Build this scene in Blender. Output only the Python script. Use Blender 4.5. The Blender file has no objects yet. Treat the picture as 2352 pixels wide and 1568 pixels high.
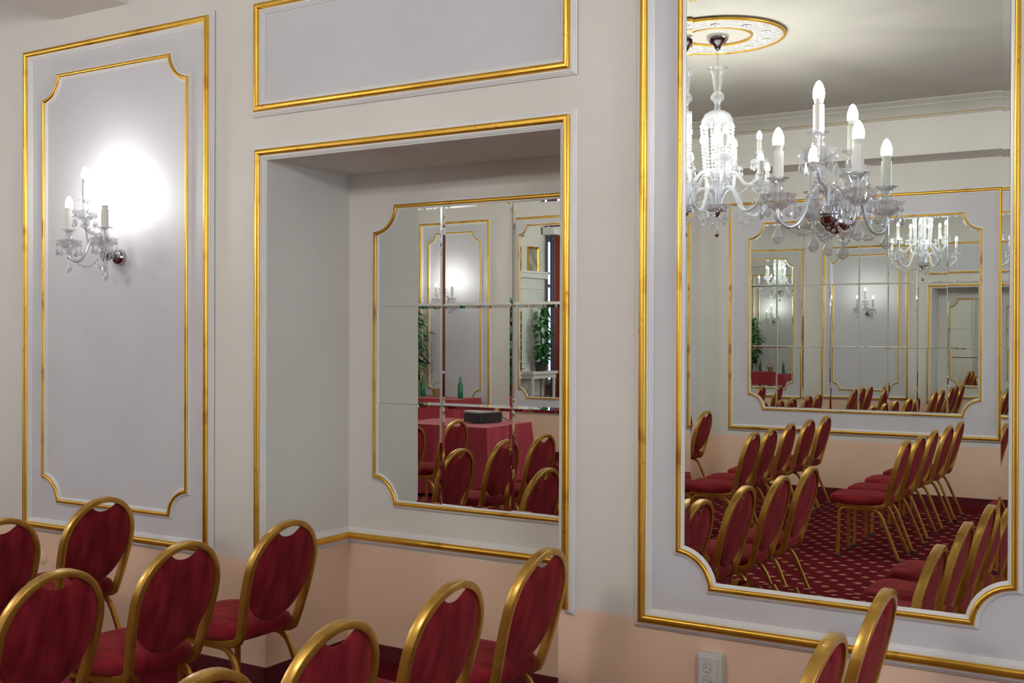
import bpy, math, random
from mathutils import Vector, Matrix

# ------------------------------------------------------------------ camera, world, exposure
random.seed(7)
sc = bpy.context.scene
COL = sc.collection
F_PX, YAW, PITCH, ROLL, CAM_H = 2548.5, math.radians(31.417), math.radians(-0.307), math.radians(0.217), 1.7277
cam_data = bpy.data.cameras.new('camera'); cam = bpy.data.objects.new('camera', cam_data); COL.objects.link(cam)
c_, s_ = math.cos(YAW), math.sin(YAW)
Fv = Vector((-s_, c_, 0)); Rv = Vector((c_, s_, 0)); Uv = Vector((0, 0, 1))
F2 = Fv * math.cos(PITCH) + Uv * math.sin(PITCH); U2 = -Fv * math.sin(PITCH) + Uv * math.cos(PITCH)
R3 = Rv * math.cos(ROLL) + U2 * math.sin(ROLL); U3 = -Rv * math.sin(ROLL) + U2 * math.cos(ROLL)
cam.matrix_world = Matrix(((R3.x, U3.x, -F2.x, 0), (R3.y, U3.y, -F2.y, 0), (R3.z, U3.z, -F2.z, CAM_H), (0, 0, 0, 1)))
cam_data.sensor_width = 36.0; cam_data.lens = F_PX / 2352.0 * 36.0; cam_data.clip_start = 0.05; cam_data.clip_end = 200
sc.camera = cam
world = bpy.data.worlds.new('world'); sc.world = world; world.use_nodes = True
world.node_tree.nodes['Background'].inputs[0].default_value = (0.66, 0.81, 1.0, 1)
world.node_tree.nodes['Background'].inputs[1].default_value = 4.0
sc.view_settings.view_transform = 'Standard'; sc.view_settings.look = 'None'
sc.view_settings.gamma = 1.0; sc.view_settings.use_curve_mapping = False
sc.view_settings.exposure = 0.08
BULB, BULB_WALL = 690.0, 108.0          # radiance of the frosted candle bulbs: chandeliers, wall lamps
cy = sc.cycles
cy.max_bounces = 12; cy.glossy_bounces = 7; cy.diffuse_bounces = 4; cy.transparent_max_bounces = 40
cy.transmission_bounces = 4; cy.caustics_reflective = True; cy.caustics_refractive = False
cy.sample_clamp_indirect = 4.0; cy.sample_clamp_direct = 0.0; cy.blur_glossy = 0.5
cy.use_denoising = True; cy.use_adaptive_sampling = True; cy.adaptive_threshold = 0.08; cy.adaptive_min_samples = 16

# ------------------------------------------------------------------ room dimensions (metres)
D = 4.047                 # panelled wall with the large mirror: plane y = D, camera at the origin
SY = D - 8.132            # opposite wall
WX, EX = -10.9, 4.0       # end walls
CZ = 4.10                 # ceiling
NL, NR, NT, ND = -3.892, -2.24, 2.590, 0.63   # niche left, right, top, depth
NB = D + ND

# ------------------------------------------------------------------ materials
def mat(name):
    m = bpy.data.materials.new(name); m.use_nodes = True
    nt = m.node_tree; return m, nt, nt.nodes['Principled BSDF']
def lnk(nt, a, b): nt.links.new(a, b)
def noise(nt, scale, detail=3, coord='Object', stretch=None):
    tc = nt.nodes.new('ShaderNodeTexCoord'); n = nt.nodes.new('ShaderNodeTexNoise')
    n.inputs['Scale'].default_value = scale; n.inputs['Detail'].default_value = detail
    if stretch:
        mp = nt.nodes.new('ShaderNodeMapping'); mp.inputs['Scale'].default_value = stretch
        lnk(nt, tc.outputs[coord], mp.inputs[0]); lnk(nt, mp.outputs[0], n.inputs['Vector'])
    else: lnk(nt, tc.outputs[coord], n.inputs['Vector'])
    return n
def ramp(nt, fac, stops):
    r = nt.nodes.new('ShaderNodeValToRGB'); e = r.color_ramp.elements
    e[0].position, e[0].color = stops[0][0], (*stops[0][1], 1)
    e[1].position, e[1].color = stops[-1][0], (*stops[-1][1], 1)
    for p, c in stops[1:-1]:
        x = e.new(p); x.color = (*c, 1)
    lnk(nt, fac, r.inputs[0]); return r
def bump(nt, bs, height, strength, dist=0.01):
    b = nt.nodes.new('ShaderNodeBump'); b.inputs['Strength'].default_value = strength; b.inputs['Distance'].default_value = dist
    lnk(nt, height, b.inputs['Height']); lnk(nt, b.outputs[0], bs.inputs['Normal'])
def paint(name, a, b, rough=0.6, scale=2.5):
    m, nt, bs = mat(name)
    r = ramp(nt, noise(nt, scale).outputs[0], [(0.3, a), (0.7, b)])
    lnk(nt, r.outputs[0], bs.inputs['Base Color']); bs.inputs['Roughness'].default_value = rough
    n2 = noise(nt, 90, 2); bump(nt, bs, n2.outputs[0], 0.12, 0.003)
    return m
CREAM_A, CREAM_B = (0.675, 0.650, 0.600), (0.715, 0.690, 0.640)
def wall_paint():
    m, nt, bs = mat('cream_wall_paint')
    r1 = ramp(nt, noise(nt, 1.6).outputs[0], [(0.3, CREAM_A), (0.7, CREAM_B)])
    r2 = ramp(nt, noise(nt, 3.0).outputs[0], [(0.3, (0.80, 0.56, 0.405)), (0.7, (0.84, 0.60, 0.435))])
    tc = nt.nodes.new('ShaderNodeTexCoord'); sp = nt.nodes.new('ShaderNodeSeparateXYZ'); lnk(nt, tc.outputs['Object'], sp.inputs[0])
    mr = nt.nodes.new('ShaderNodeMapRange'); mr.inputs[1].default_value = 0.590; mr.inputs[2].default_value = 0.612
    lnk(nt, sp.outputs[2], mr.inputs[0])
    mx = nt.nodes.new('ShaderNodeMix'); mx.data_type = 'RGBA'
    lnk(nt, mr.outputs[0], mx.inputs[0]); lnk(nt, r2.outputs[0], mx.inputs[6]); lnk(nt, r1.outputs[0], mx.inputs[7])
    lnk(nt, mx.outputs[2], bs.inputs['Base Color']); bs.inputs['Roughness'].default_value = 0.6
    n2 = noise(nt, 80, 2); bump(nt, bs, n2.outputs[0], 0.12, 0.003)
    return m
M = {}
M['wall'] = wall_paint()
M['panel'] = paint('lavender_white_panel_paint', (0.585, 0.575, 0.605), (0.625, 0.615, 0.645), 0.55)
M['moulding'] = paint('white_moulding_paint', (0.71, 0.70, 0.69), (0.75, 0.74, 0.73), 0.42)
M['ceiling'] = paint('ceiling_paint', (0.47, 0.45, 0.40), (0.50, 0.48, 0.43), 0.7)
M['white'] = paint('white_gloss_paint', (0.72, 0.72, 0.70), (0.76, 0.76, 0.74), 0.35)
def gilt():
    m, nt, bs = mat('worn_gilt_paint')
    n = noise(nt, 5, 5, stretch=(1, 1, 1)); n2 = noise(nt, 40, 3)
    r = ramp(nt, n.outputs[0], [(0.30, (0.42, 0.18, 0.02)), (0.42, (0.74, 0.42, 0.055)), (0.7, (0.82, 0.50, 0.085))])
    r2 = ramp(nt, n2.outputs[0], [(0.66, (1, 1, 1)), (0.78, (0.55, 0.42, 0.3))])
    mx = nt.nodes.new('ShaderNodeMix'); mx.data_type = 'RGBA'; mx.blend_type = 'MULTIPLY'; mx.inputs[0].default_value = 1
    lnk(nt, r.outputs[0], mx.inputs[6]); lnk(nt, r2.outputs[0], mx.inputs[7]); lnk(nt, mx.outputs[2], bs.inputs['Base Color'])
    bs.inputs['Metallic'].default_value = 0.85; bs.inputs['Roughness'].default_value = 0.33
    return m
M['gilt'] = gilt()
def frame_gold():
    m, nt, bs = mat('gold_lacquered_tube')
    r = ramp(nt, noise(nt, 14, 3).outputs[0], [(0.35, (0.50, 0.27, 0.045)), (0.65, (0.62, 0.36, 0.07))])
    lnk(nt, r.outputs[0], bs.inputs['Base Color']); bs.inputs['Metallic'].default_value = 0.75
    bs.inputs['Roughness'].default_value = 0.33; bs.inputs['Coat Weight'].default_value = 0.35; bs.inputs['Coat Roughness'].default_value = 0.08
    return m
M['gold'] = frame_gold()
def velvet():
    m, nt, bs = mat('crimson_velvet')
    r = ramp(nt, noise(nt, 7, 4, stretch=(1, 2.2, 0.6)).outputs[0], [(0.32, (0.105, 0.004, 0.008)), (0.5, (0.19, 0.011, 0.0165)), (0.68, (0.27, 0.020, 0.028))])
    lnk(nt, r.outputs[0], bs.inputs['Base Color']); bs.inputs['Roughness'].default_value = 0.95
    bs.inputs['Sheen Weight'].default_value = 0.25; bs.inputs['Sheen Roughness'].default_value = 0.5
    bs.inputs['Sheen Tint'].default_value = (0.9, 0.22, 0.2, 1); bs.inputs['Specular IOR Level'].default_value = 0.1
    bump(nt, bs, noise(nt, 300, 2).outputs[0], 0.3, 0.002)
    return m
M['velvet'] = velvet()
def cloth():
    m, nt, bs = mat('red_tablecloth')
    r = ramp(nt, noise(nt, 4, 3).outputs[0], [(0.3, (0.36, 0.022, 0.04)), (0.7, (0.43, 0.032, 0.055))])
    lnk(nt, r.outputs[0], bs.inputs['Base Color']); bs.inputs['Roughness'].default_value = 0.85; bs.inputs['Sheen Weight'].default_value = 0.2
    return m
M['cloth'] = cloth()
def carpet():
    m, nt, bs = mat('crimson_star_carpet')
    tc = nt.nodes.new('ShaderNodeTexCoord'); sp = nt.nodes.new('ShaderNodeSeparateXYZ'); lnk(nt, tc.outputs['Object'], sp.inputs[0])
    def mt(op, a, b=None):
        n = nt.nodes.new('ShaderNodeMath'); n.operation = op
        for i, v in enumerate((a, b)):
            if v is None: continue
            if isinstance(v, (int, float)): n.inputs[i].default_value = v
            else: lnk(nt, v, n.inputs[i])
        return n.outputs[0]
    u = mt('DIVIDE', sp.outputs[0], 0.165); v = mt('DIVIDE', sp.outputs[1], 0.112)
    row = mt('FLOOR', v); odd = mt('MULTIPLY', mt('FLOORED_MODULO', row, 2.0), 0.5)
    fx = mt('ABSOLUTE', mt('SUBTRACT', mt('FRACT', mt('ADD', u, odd)), 0.5)); fy = mt('ABSOLUTE', mt('SUBTRACT', mt('FRACT', v), 0.5))
    dx = mt('MULTIPLY', fx, 0.165); dy = mt('MULTIPLY', fy, 0.112)
    # diagonal four-point star with a second upright cross
    sx = mt('SQRT', mt('ABSOLUTE', mt('ADD', dx, dy))); sy = mt('SQRT', mt('ABSOLUTE', mt('SUBTRACT', dx, dy)))
    star = mt('LESS_THAN', mt('ADD', sx, sy), 0.262)
    st2 = mt('LESS_THAN', mt('ADD', mt('SQRT', dx), mt('SQRT', dy)), 0.215)
    st = mt('MAXIMUM', star, st2)
    inb = mt('MULTIPLY', mt('GREATER_THAN', sp.outputs[1], SY + 0.55), mt('LESS_THAN', sp.outputs[1], D - 0.55))
    st = mt('MULTIPLY', st, inb)
    n = noise(nt, 150, 2)
    base = ramp(nt, n.outputs[0], [(0.3, (0.085, 0.004, 0.010)), (0.7, (0.16, 0.010, 0.018))])
    lite = ramp(nt, n.outputs[0], [(0.3, (0.36, 0.16, 0.09)), (0.7, (0.52, 0.27, 0.15))])
    mx = nt.nodes.new('ShaderNodeMix'); mx.data_type = 'RGBA'
    lnk(nt, st, mx.inputs[0]); lnk(nt, base.outputs[0], mx.inputs[6]); lnk(nt, lite.outputs[0], mx.inputs[7])
    lnk(nt, mx.outputs[2], bs.inputs['Base Color']); bs.inputs['Roughness'].default_value = 1.0
    bs.inputs['Specular IOR Level'].default_value = 0.05
    bump(nt, bs, noise(nt, 260, 2).outputs[0], 0.5, 0.004)
    return m
M['carpet'] = carpet()
def simple(name, col, rough=0.5, metal=0.0, vary=0.06, scale=12, **kw):
    m, nt, bs = mat(name)
    lo = tuple(max(0, x * (1 - vary)) for x in col); hi = tuple(min(1, x * (1 + vary)) for x in col)
    r = ramp(nt, noise(nt, scale).outputs[0], [(0.3, lo), (0.7, hi)]); lnk(nt, r.outputs[0], bs.inputs['Base Color'])
    bs.inputs['Roughness'].default_value = rough; bs.inputs['Metallic'].default_value = metal
    for k, v in kw.items(): bs.inputs[k].default_value = v
    return m
M['skirt'] = simple('crimson_carpet_skirting', (0.10, 0.006, 0.014), 0.95)
M['chrome'] = simple('dark_chrome', (0.48, 0.47, 0.49), 0.12, 1.0)
M['silver'] = simple('silver_chain_metal', (0.55, 0.54, 0.52), 0.25, 1.0)
M['candle'] = simple('ivory_candle_sleeve', (0.72, 0.71, 0.66), 0.35)
M['plastic'] = simple('white_socket_plastic', (0.62, 0.62, 0.60), 0.35)
M['hole'] = simple('black_hole', (0.02, 0.02, 0.02), 0.6)
M['black'] = simple('black_plastic', (0.018, 0.018, 0.02), 0.4)
M['grey'] = simple('grey_plastic', (0.42, 0.42, 0.44), 0.4)
M['foot'] = simple('dark_rubber', (0.05, 0.045, 0.04), 0.7)
M['leaf'] = simple('dark_green_leaf', (0.03, 0.16, 0.04), 0.45, 0, 0.5, 6)
M['bark'] = simple('brown_stem', (0.12, 0.07, 0.035), 0.8)
M['pot'] = simple('dark_pot', (0.05, 0.045, 0.05), 0.4)
M['greenglass'] = simple('green_bottle_glass', (0.01, 0.16, 0.06), 0.12)
M['wicker'] = simple('wicker', (0.30, 0.19, 0.08), 0.8)
def striped():
    m, nt, bs = mat('striped_curtain_fabric')
    w = nt.nodes.new('ShaderNodeTexWave'); w.inputs['Scale'].default_value = 2.6; w.bands_direction = 'Y'
    tc = nt.nodes.new('ShaderNodeTexCoord'); lnk(nt, tc.outputs['Object'], w.inputs['Vector'])
    r = ramp(nt, w.outputs[0], [(0.25, (0.24, 0.045, 0.03)), (0.5, (0.30, 0.17, 0.09)), (0.75, (0.035, 0.06, 0.20))])
    r.color_ramp.interpolation = 'CONSTANT'
    lnk(nt, r.outputs[0], bs.inputs['Base Color']); bs.inputs['Roughness'].default_value = 0.9
    return m
M['curtain'] = striped()
def ornament():
    m, nt, bs = mat('white_plaster_relief')
    v = nt.nodes.new('ShaderNodeTexVoronoi'); v.inputs['Scale'].default_value = 22
    tc = nt.nodes.new('ShaderNodeTexCoord'); lnk(nt, tc.outputs['Object'], v.inputs['Vector'])
    r = ramp(nt, v.outputs[0], [(0.1, (0.62, 0.62, 0.64)), (0.55, (0.44, 0.43, 0.42))]); lnk(nt, r.outputs[0], bs.inputs['Base Color'])
    bs.inputs['Roughness'].default_value = 0.5; bump(nt, bs, v.outputs[0], 0.9, 0.02); return m
M['plaster'] = ornament()
def mirror_mat():
    m = bpy.data.materials.new('silvered_mirror_glass'); m.use_nodes = True; nt = m.node_tree; nt.nodes.clear()
    o = nt.nodes.new('ShaderNodeOutputMaterial'); g = nt.nodes.new('ShaderNodeBsdfGlossy')
    g.inputs['Color'].default_value = (0.83, 0.86, 0.825, 1); g.inputs['Roughness'].default_value = 0.0
    lnk(nt, g.outputs[0], o.inputs[0]); return m
M['mirror'] = mirror_mat()
def crystal(name, tint, low, high, milk=0.04, rough=0.10):
    m = bpy.data.materials.new(name); m.use_nodes = True; nt = m.node_tree; nt.nodes.clear()
    o = nt.nodes.new('ShaderNodeOutputMaterial'); g = nt.nodes.new('ShaderNodeBsdfGlossy'); t = nt.nodes.new('ShaderNodeBsdfTransparent')
    g.inputs['Color'].default_value = (0.95, 0.96, 1, 1); g.inputs['Roughness'].default_value = rough; t.inputs['Color'].default_value = (*tint, 1)
    lw = nt.nodes.new('ShaderNodeLayerWeight'); lw.inputs['Blend'].default_value = 0.5
    mr = nt.nodes.new('ShaderNodeMapRange'); mr.inputs[3].default_value = low; mr.inputs[4].default_value = high
    lnk(nt, lw.outputs['Facing'], mr.inputs[0])
    mx = nt.nodes.new('ShaderNodeMixShader'); lnk(nt, mr.outputs[0], mx.inputs[0]); lnk(nt, t.outputs[0], mx.inputs[1]); lnk(nt, g.outputs[0], mx.inputs[2])
    tr = nt.nodes.new('ShaderNodeBsdfTranslucent'); tr.inputs[0].default_value = (0.95, 0.97, 1, 1)
    df = nt.nodes.new('ShaderNodeBsdfDiffuse'); df.inputs[0].default_value = (0.95, 0.97, 1, 1)
    ad = nt.nodes.new('ShaderNodeMixShader'); ad.inputs[0].default_value = 0.5; lnk(nt, tr.outputs[0], ad.inputs[1]); lnk(nt, df.outputs[0], ad.inputs[2])
    m2 = nt.nodes.new('ShaderNodeMixShader'); m2.inputs[0].default_value = milk; lnk(nt, mx.outputs[0], m2.inputs[1]); lnk(nt, ad.outputs[0], m2.inputs[2])
    lnk(nt, m2.outputs[0], o.inputs[0]); return m
M['crystal'] = crystal('cut_crystal', (0.93, 0.94, 0.95), 0.30, 0.85, 0.11, 0.09)
M['glass'] = crystal('clear_blown_glass', (0.96, 0.97, 0.97), 0.13, 0.72, 0.045, 0.09)
M['rodglass'] = crystal('thick_glass_rod', (0.86, 0.87, 0.87), 0.42, 0.85, 0.10, 0.10)
M['pane'] = crystal('window_glass', (0.96, 0.98, 0.98), 0.04, 0.6, 0.0, 0.02)
def bulb_mat(name, power):
    m = bpy.data.materials.new(name); m.use_nodes = True; nt = m.node_tree; nt.nodes.clear()
    o = nt.nodes.new('ShaderNodeOutputMaterial'); e = nt.nodes.new('ShaderNodeEmission')
    e.inputs[0].default_value = (1.0, 0.985, 0.955, 1); e.inputs[1].default_value = power; lnk(nt, e.outputs[0], o.inputs[0]); return m
M['bulb'] = bulb_mat('lit_frosted_bulb', BULB); M['wallbulb'] = bulb_mat('lit_frosted_wall_lamp_bulb', BULB_WALL)

# ------------------------------------------------------------------ mesh helpers
class MB:
    def __init__(s): s.v = []; s.f = []
    def add(s, vs, fs):
        o = len(s.v); s.v += [tuple(p) for p in vs]; s.f += [tuple(i + o for i in f) for f in fs]; return s
    def box(s, x0, x1, y0, y1, z0, z1):
        vs = [(x, y, z) for z in (z0, z1) for y in (y0, y1) for x in (x0, x1)]
        return s.add(vs, [(0, 2, 3, 1), (4, 5, 7, 6), (0, 1, 5, 4), (2, 6, 7, 3), (0, 4, 6, 2), (1, 3, 7, 5)])
    def lathe(s, prof, n=16, c=(0, 0, 0), wav=None, cap=True):
        vs = []; fs = []
        for i, (r, z) in enumerate(prof):
            for k in range(n):
                a = 2 * math.pi * k / n; rr = r; zz = z
                if wav and wav[i]: rr = r * (1 + wav[i] * math.cos(a * wav[-1])); zz = z + wav[i] * 0.12 * r * math.cos(a * wav[-1])
                vs.append((c[0] + rr * math.cos(a), c[1] + rr * math.sin(a), c[2] + zz))
        for i in range(len(prof) - 1):
            for k in range(n):
                k2 = (k + 1) % n; fs.append((i * n + k, i * n + k2, (i + 1) * n + k2, (i + 1) * n + k))
        if cap:
            fs.append(tuple(range(n - 1, -1, -1))); fs.append(tuple((len(prof) - 1) * n + k for k in range(n)))
        return s.add(vs, fs)
    def tube(s, pts, r, n=8, cap=True):
        pts = [Vector(p) for p in pts]; rs = r if isinstance(r, (list, tuple)) else [r] * len(pts)
        T = [(pts[min(i + 1, len(pts) - 1)] - pts[max(i - 1, 0)]).normalized() for i in range(len(pts))]
        up = Vector((0, 0, 1)) if abs(T[0].z) < 0.9 else Vector((1, 0, 0))
        N = (up - T[0] * up.dot(T[0])).normalized(); vs = []
        for p, t, rr in zip(pts, T, rs):
            N = (N - t * N.dot(t)).normalized(); B = t.cross(N)
            for k in range(n):
                a = 2 * math.pi * k / n; vs.append(p + (N * math.cos(a) + B * math.sin(a)) * rr)
        fs = [(i * n + k, i * n + (k + 1) % n, (i + 1) * n + (k + 1) % n, (i + 1) * n + k) for i in range(len(pts) - 1) for k in range(n)]
        if cap: fs += [tuple(range(n - 1, -1, -1)), tuple((len(pts) - 1) * n + k for k in range(n))]
        return s.add(vs, fs)
    def bead(s, c, r, n=6, e=1.0):
        prof = [(0.001, -r * e), (r * 0.75, -r * 0.6 * e), (r, 0), (r * 0.75, r * 0.6 * e), (0.001, r * e)]
        return s.lathe(prof, n, c, cap=False)
    def drop(s, c, L, r, n=6, flat=0.5):
        # faceted teardrop hanging below point c
        o = len(s.v)
        prof = [(0.001, 0), (r * 0.35, -L * 0.25), (r, -L * 0.66), (r * 0.72, -L * 0.88), (0.001, -L)]
        s.lathe(prof, n, (0, 0, 0), cap=False)
        for i in range(o, len(s.v)):
            x, y, z = s.v[i]; s.v[i] = (c[0] + x, c[1] + y * (flat if flat < 1 else 1), c[2] + z)
        return s
    def build(s, name, m=None, parent=None, smooth=None, loc=None):
        me = bpy.data.meshes.new(name); me.from_pydata(s.v, [], s.f); me.validate(); me.update()
        if m: me.materials.append(m)
        if smooth is not None:
            me.polygons.foreach_set('use_smooth', [True] * len(me.polygons)); me.set_sharp_from_angle(angle=math.radians(smooth))
        o = bpy.data.objects.new(name, me); COL.objects.link(o)
        if loc: o.location = loc
        if parent: o.parent = parent
        return o
def tag(o, label=None, cat=None, group=None, kind=None):
    if label: o['label'] = label
    if cat: o['category'] = cat
    if group: o['group'] = group
    if kind: o['kind'] = kind
    return o
def thing(name, loc, label, cat, group=None, rz=0.0):
    o = bpy.data.objects.new(name, None); COL.objects.link(o); o.location = loc; o.rotation_euler = (0, 0, rz)
    o.empty_display_size = 0.1
    return tag(o, label, cat, group)
def struct(name, mb, m, smooth=None):
    return tag(mb.build(name, m, None, smooth), kind='structure')
def copy_tree(o, parent=None):
    c = o.copy(); COL.objects.link(c); c.parent = parent
    for ch in list(o.children): copy_tree(ch, c)
    return c

# wall planes: (u, v, h) -> world; h is the height off the wall
def plane(kind, off=0.0):
    if kind == 'N': return lambda u, v, h: (u, D + off - h, v)
    if kind == 'S': return lambda u, v, h: (u, SY + off + h, v)
    if kind == 'W': return lambda u, v, h: (WX + off + h, u, v)
def offset_path(path, s, closed=True):
    n = len(path); out = []
    for i in range(n):
        a = Vector(path[i - 1]) if (closed or i > 0) else None
        b = Vector(path[i]); c = Vector(path[(i + 1) % n]) if (closed or i < n - 1) else None
        d1 = (b - a).normalized() if a is not None else None; d2 = (c - b).normalized() if c is not None else None
        if d1 is None: d1 = d2
        if d2 is None: d2 = d1
        n1 = Vector((-d1.y, d1.x)); n2 = Vector((-d2.y, d2.x)); m = n1 + n2
        if m.length < 1e-6: m = n1
        m.normalize(); k = 1.0 / max(0.35, m.dot(n1)); out.append((b.x + m.x * s * k, b.y + m.y * s * k))
    return out
def sweep(mb, pl, path, prof, closed=True):
    """profile (s, h): s > 0 lies to the left of the travel direction (inside of a counter-clockwise loop)"""
    rings = [offset_path(path, s, closed) for s, h in prof]; n = len(path); vs = []
    for (s, h), rg in zip(prof, rings): vs += [pl(u, v, h) for u, v in rg]
    fs = []
    for i in range(len(prof) - 1):
        for k in range(n if closed else n - 1):
            k2 = (k + 1) % n; fs.append((i * n + k, i * n + k2, (i + 1) * n + k2, (i + 1) * n + k))
    if not closed:
        fs.append(tuple(i * n for i in range(len(prof)))); fs.append(tuple(i * n + n - 1 for i in range(len(prof) - 1, -1, -1)))
    return mb.add(vs, fs)
def rect(x0, x1, z0, z1): return [(x0, z0), (x1, z0), (x1, z1), (x0, z1)]
def notched(x0, x1, z0, z1, r, n=9, corners='0123'):
    p = []
    cs = [((x0, z0), 90, 0), ((x1, z0), 180, 90), ((x1, z1), 270, 180), ((x0, z1), 360, 270)]
    for i, ((cx, cz), a0, a1) in enumerate(cs):
        if str(i) in corners:
            for k in range(n + 1):
                a = math.radians(a0 + (a1 - a0) * k / n); p.append((cx + r * math.cos(a), cz + r * math.sin(a)))
        else: p.append((cx, cz))
    return p
def corner_arc(cx, cz, R, i, q, n=10):
    """concave corner q of an outline lying i inside the frame corner (cx, cz)"""
    sx, sz = ((1, 1), (-1, 1), (-1, -1), (1, -1))[q]; t0 = math.acos(i / R); t1 = math.asin(i / R); p = []
    for k in range(n + 1):
        t = t0 + (t1 - t0) * k / n; p.append((cx + sx * R * math.cos(t), cz + sz * R * math.sin(t)))
    return p if q in (0, 2) else p[::-1]
def mould(k=1.0, base=0.0):
    """white stepped moulding and the gilt bead riding on it"""
    w = [(-.038, 0), (-.038, .005), (-.034, .008), (-.031, .008), (-.031, .012), (-.027, .015), (-.024, .015), (-.0235, .020), (-.0165, .022), (.0165, .022), (.0235, .020), (.024, .015), (.027, .015), (.031, .012), (.031, .008), (.034, .008), (.038, .005), (.038, 0)]
    g = [(-.0165, .021)] + [(-.0165 * math.cos(a), .022 + .015 * math.sin(a)) for a in [math.pi * i / 8 for i in range(1, 8)]] + [(.0165, .021)]
    f = lambda pr: [(s * k, h * k + base) for s, h in pr]
    return f(w), f(g)
def frame(parent, pl, path_outer, k=1.0, closed=True, kindname='frame', base=0.0):
    """path_outer = outer edge of the gilt, counter-clockwise"""
    path = offset_path(path_outer, .0165 * k, closed); w, g = mould(k, base)
    a = sweep(MB(), pl, path, w, closed).build('moulding', M['moulding'], parent, 25)
    b = sweep(MB(), pl, path, g, closed).build('gilt_bead', M['gilt'], parent, 40)
    return a, b
TRIM = [0]
def trim_frame(pl, path, k=1.0, closed=True, base=0.0):
    TRIM[0] += 1
    path2 = offset_path(path, .0165 * k, closed); w, g = mould(k, base)
    a = struct('trim_%d' % TRIM[0], sweep(MB(), pl, path2, w, closed), M['moulding'], 25)
    b = sweep(MB(), pl, path2, g, closed).build('gilt_bead', M['gilt'], a, 40)
    tag(b, 'gold-painted half-round bead')
    return a
def field(pl, path, parent=None, h=0.003, m='panel', name=None):
    mb = MB(); n = len(path)
    vs = [pl(u, v, h) for u, v in path] + [pl(u, v, 0.0) for u, v in path]
    fs = [tuple(range(n))] + [(i, i + n, (i + 1) % n + n, (i + 1) % n) for i in range(n)]
    mb.add(vs, fs)
    if parent is None:
        TRIM[0] += 1; return struct('trim_%d' % TRIM[0], mb, M[m])
    return mb.build(name or 'panel_field', M[m], parent)
def tile(parent, pl, path, bev, tilt, h0, name='mirror_tile', wob=(0, 0), jit=0.0):
    """one piece of mirror glass with a ground bevel round its edge"""
    inner = offset_path(path, bev); rise = bev * math.tan(math.radians(tilt)); n = len(path)
    cu = sum(p[0] for p in path) / n; cv = sum(p[1] for p in path) / n
    tl = lambda u, v: (u - cu) * wob[0] + (v - cv) * wob[1]
    vs = [pl(u, v, h0 + tl(u, v)) for u, v in inner] + [pl(u, v, h0 + rise + tl(u, v)) for u, v in path] + [pl(u, v, h0 - .003) for u, v in path]
    fs = [tuple(range(n))]
    for i in range(n):
        j = (i + 1) % n; fs.append((i + n, j + n, j, i)); fs.append((i + 2 * n, j + 2 * n, j + n, i + n))
    return MB().add(vs, fs).build(name, M['mirror'], parent)
def tiles(parent, pl, x0, x1, z0, z1, nx, nz, r, bev, tilt, h0, jit, inset, lean=(0, 0)):
    rnd = random.Random(int(abs(x0) * 100))
    gx = [x0 + (x1 - x0) * i / nx for i in range(nx + 1)]; gz = [z0 + (z1 - z0) * i / nz for i in range(nz + 1)]; g = .0006
    for i in range(nx):
        for j in range(nz):
            cs = ''
            if i == 0 and j == 0: cs = '0'
            if i == nx - 1 and j == 0: cs += '1'
            if i == nx - 1 and j == nz - 1: cs += '2'
            if i == 0 and j == nz - 1: cs += '3'
            X0, X1, Z0, Z1 = gx[i] + g, gx[i + 1] - g, gz[j] + g, gz[j + 1] - g; p = []
            for q, (ax, az) in enumerate(((X0, Z0), (X1, Z0), (X1, Z1), (X0, Z1))):
                if str(q) in cs:
                    sx, sz = ((1, 1), (-1, 1), (-1, -1), (1, -1))[q]; p += corner_arc(ax - sx * (inset + g), az - sz * (inset + g), r + inset, inset + g, q)
                else: p.append((ax, az))
            wob = (lean[0] + math.tan(math.radians(rnd.uniform(-jit, jit))), lean[1] + math.tan(math.radians(rnd.uniform(-jit, jit))))
            tile(parent, pl, p, bev, tilt, h0, wob=wob)

# ------------------------------------------------------------------ room shell
T = 0.12
w = MB(); w.box(WX - T, NL, D, D + T, 0, CZ); w.box(NR, EX + T, D, D + T, 0, CZ); w.box(NL, NR, D, D + T, NT, CZ)
struct('wall_north', w, M['wall'])
struct('wall_niche', MB().box(NL - T, NR + T, NB, NB + T, 0, NT + T).box(NL - T, NL, D + T, NB, 0, NT + T).box(NR, NR + T, D + T, NB, 0, NT + T), M['wall'])
struct('ceiling_niche', MB().box(NL, NR, D + T, NB, NT, NT + T), M['wall'])
struct('wall_south', MB().box(WX - T, EX + T, SY - T, SY, 0, CZ), M['wall'])
EY0, EY1, EZ0, EZ1 = -2.6, 2.6, 0.8, 3.3     # wide unseen window added behind the camera to bring in fill light
struct('wall_east', MB().box(EX, EX + T, SY, EY0, 0, CZ).box(EX, EX + T, EY1, D, 0, CZ).box(EX, EX + T, EY0, EY1, 0, EZ0).box(EX, EX + T, EY0, EY1, EZ1, CZ), M['wall'])
we = MB().box(EX + .03, EX + .09, EY0, EY1, EZ0, EZ0 + .06).box(EX + .03, EX + .09, EY0, EY1, EZ1 - .06, EZ1)
for yy in (EY0, -.91, .85, EY1 - .06): we.box(EX + .03, EX + .09, yy, yy + .06, EZ0, EZ1)
we = struct('fill_window_2', we, M['white']); MB().box(EX + .058, EX + .062, EY0, EY1, EZ0, EZ1).build('pane', M['pane'], we)
WY0, WY1, WZ0, WZ1 = 1.20, 2.70, 0.75, 3.55     # window opening in the far end wall
struct('wall_west', MB().box(WX - T, WX, SY, WY0, 0, CZ).box(WX - T, WX, WY1, D, 0, CZ).box(WX - T, WX, WY0, WY1, 0, WZ0).box(WX - T, WX, WY0, WY1, WZ1, CZ), M['wall'])
struct('floor', MB().box(WX - T, EX + T, SY - T, NB + T, -0.1, 0), M['carpet'])
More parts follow.
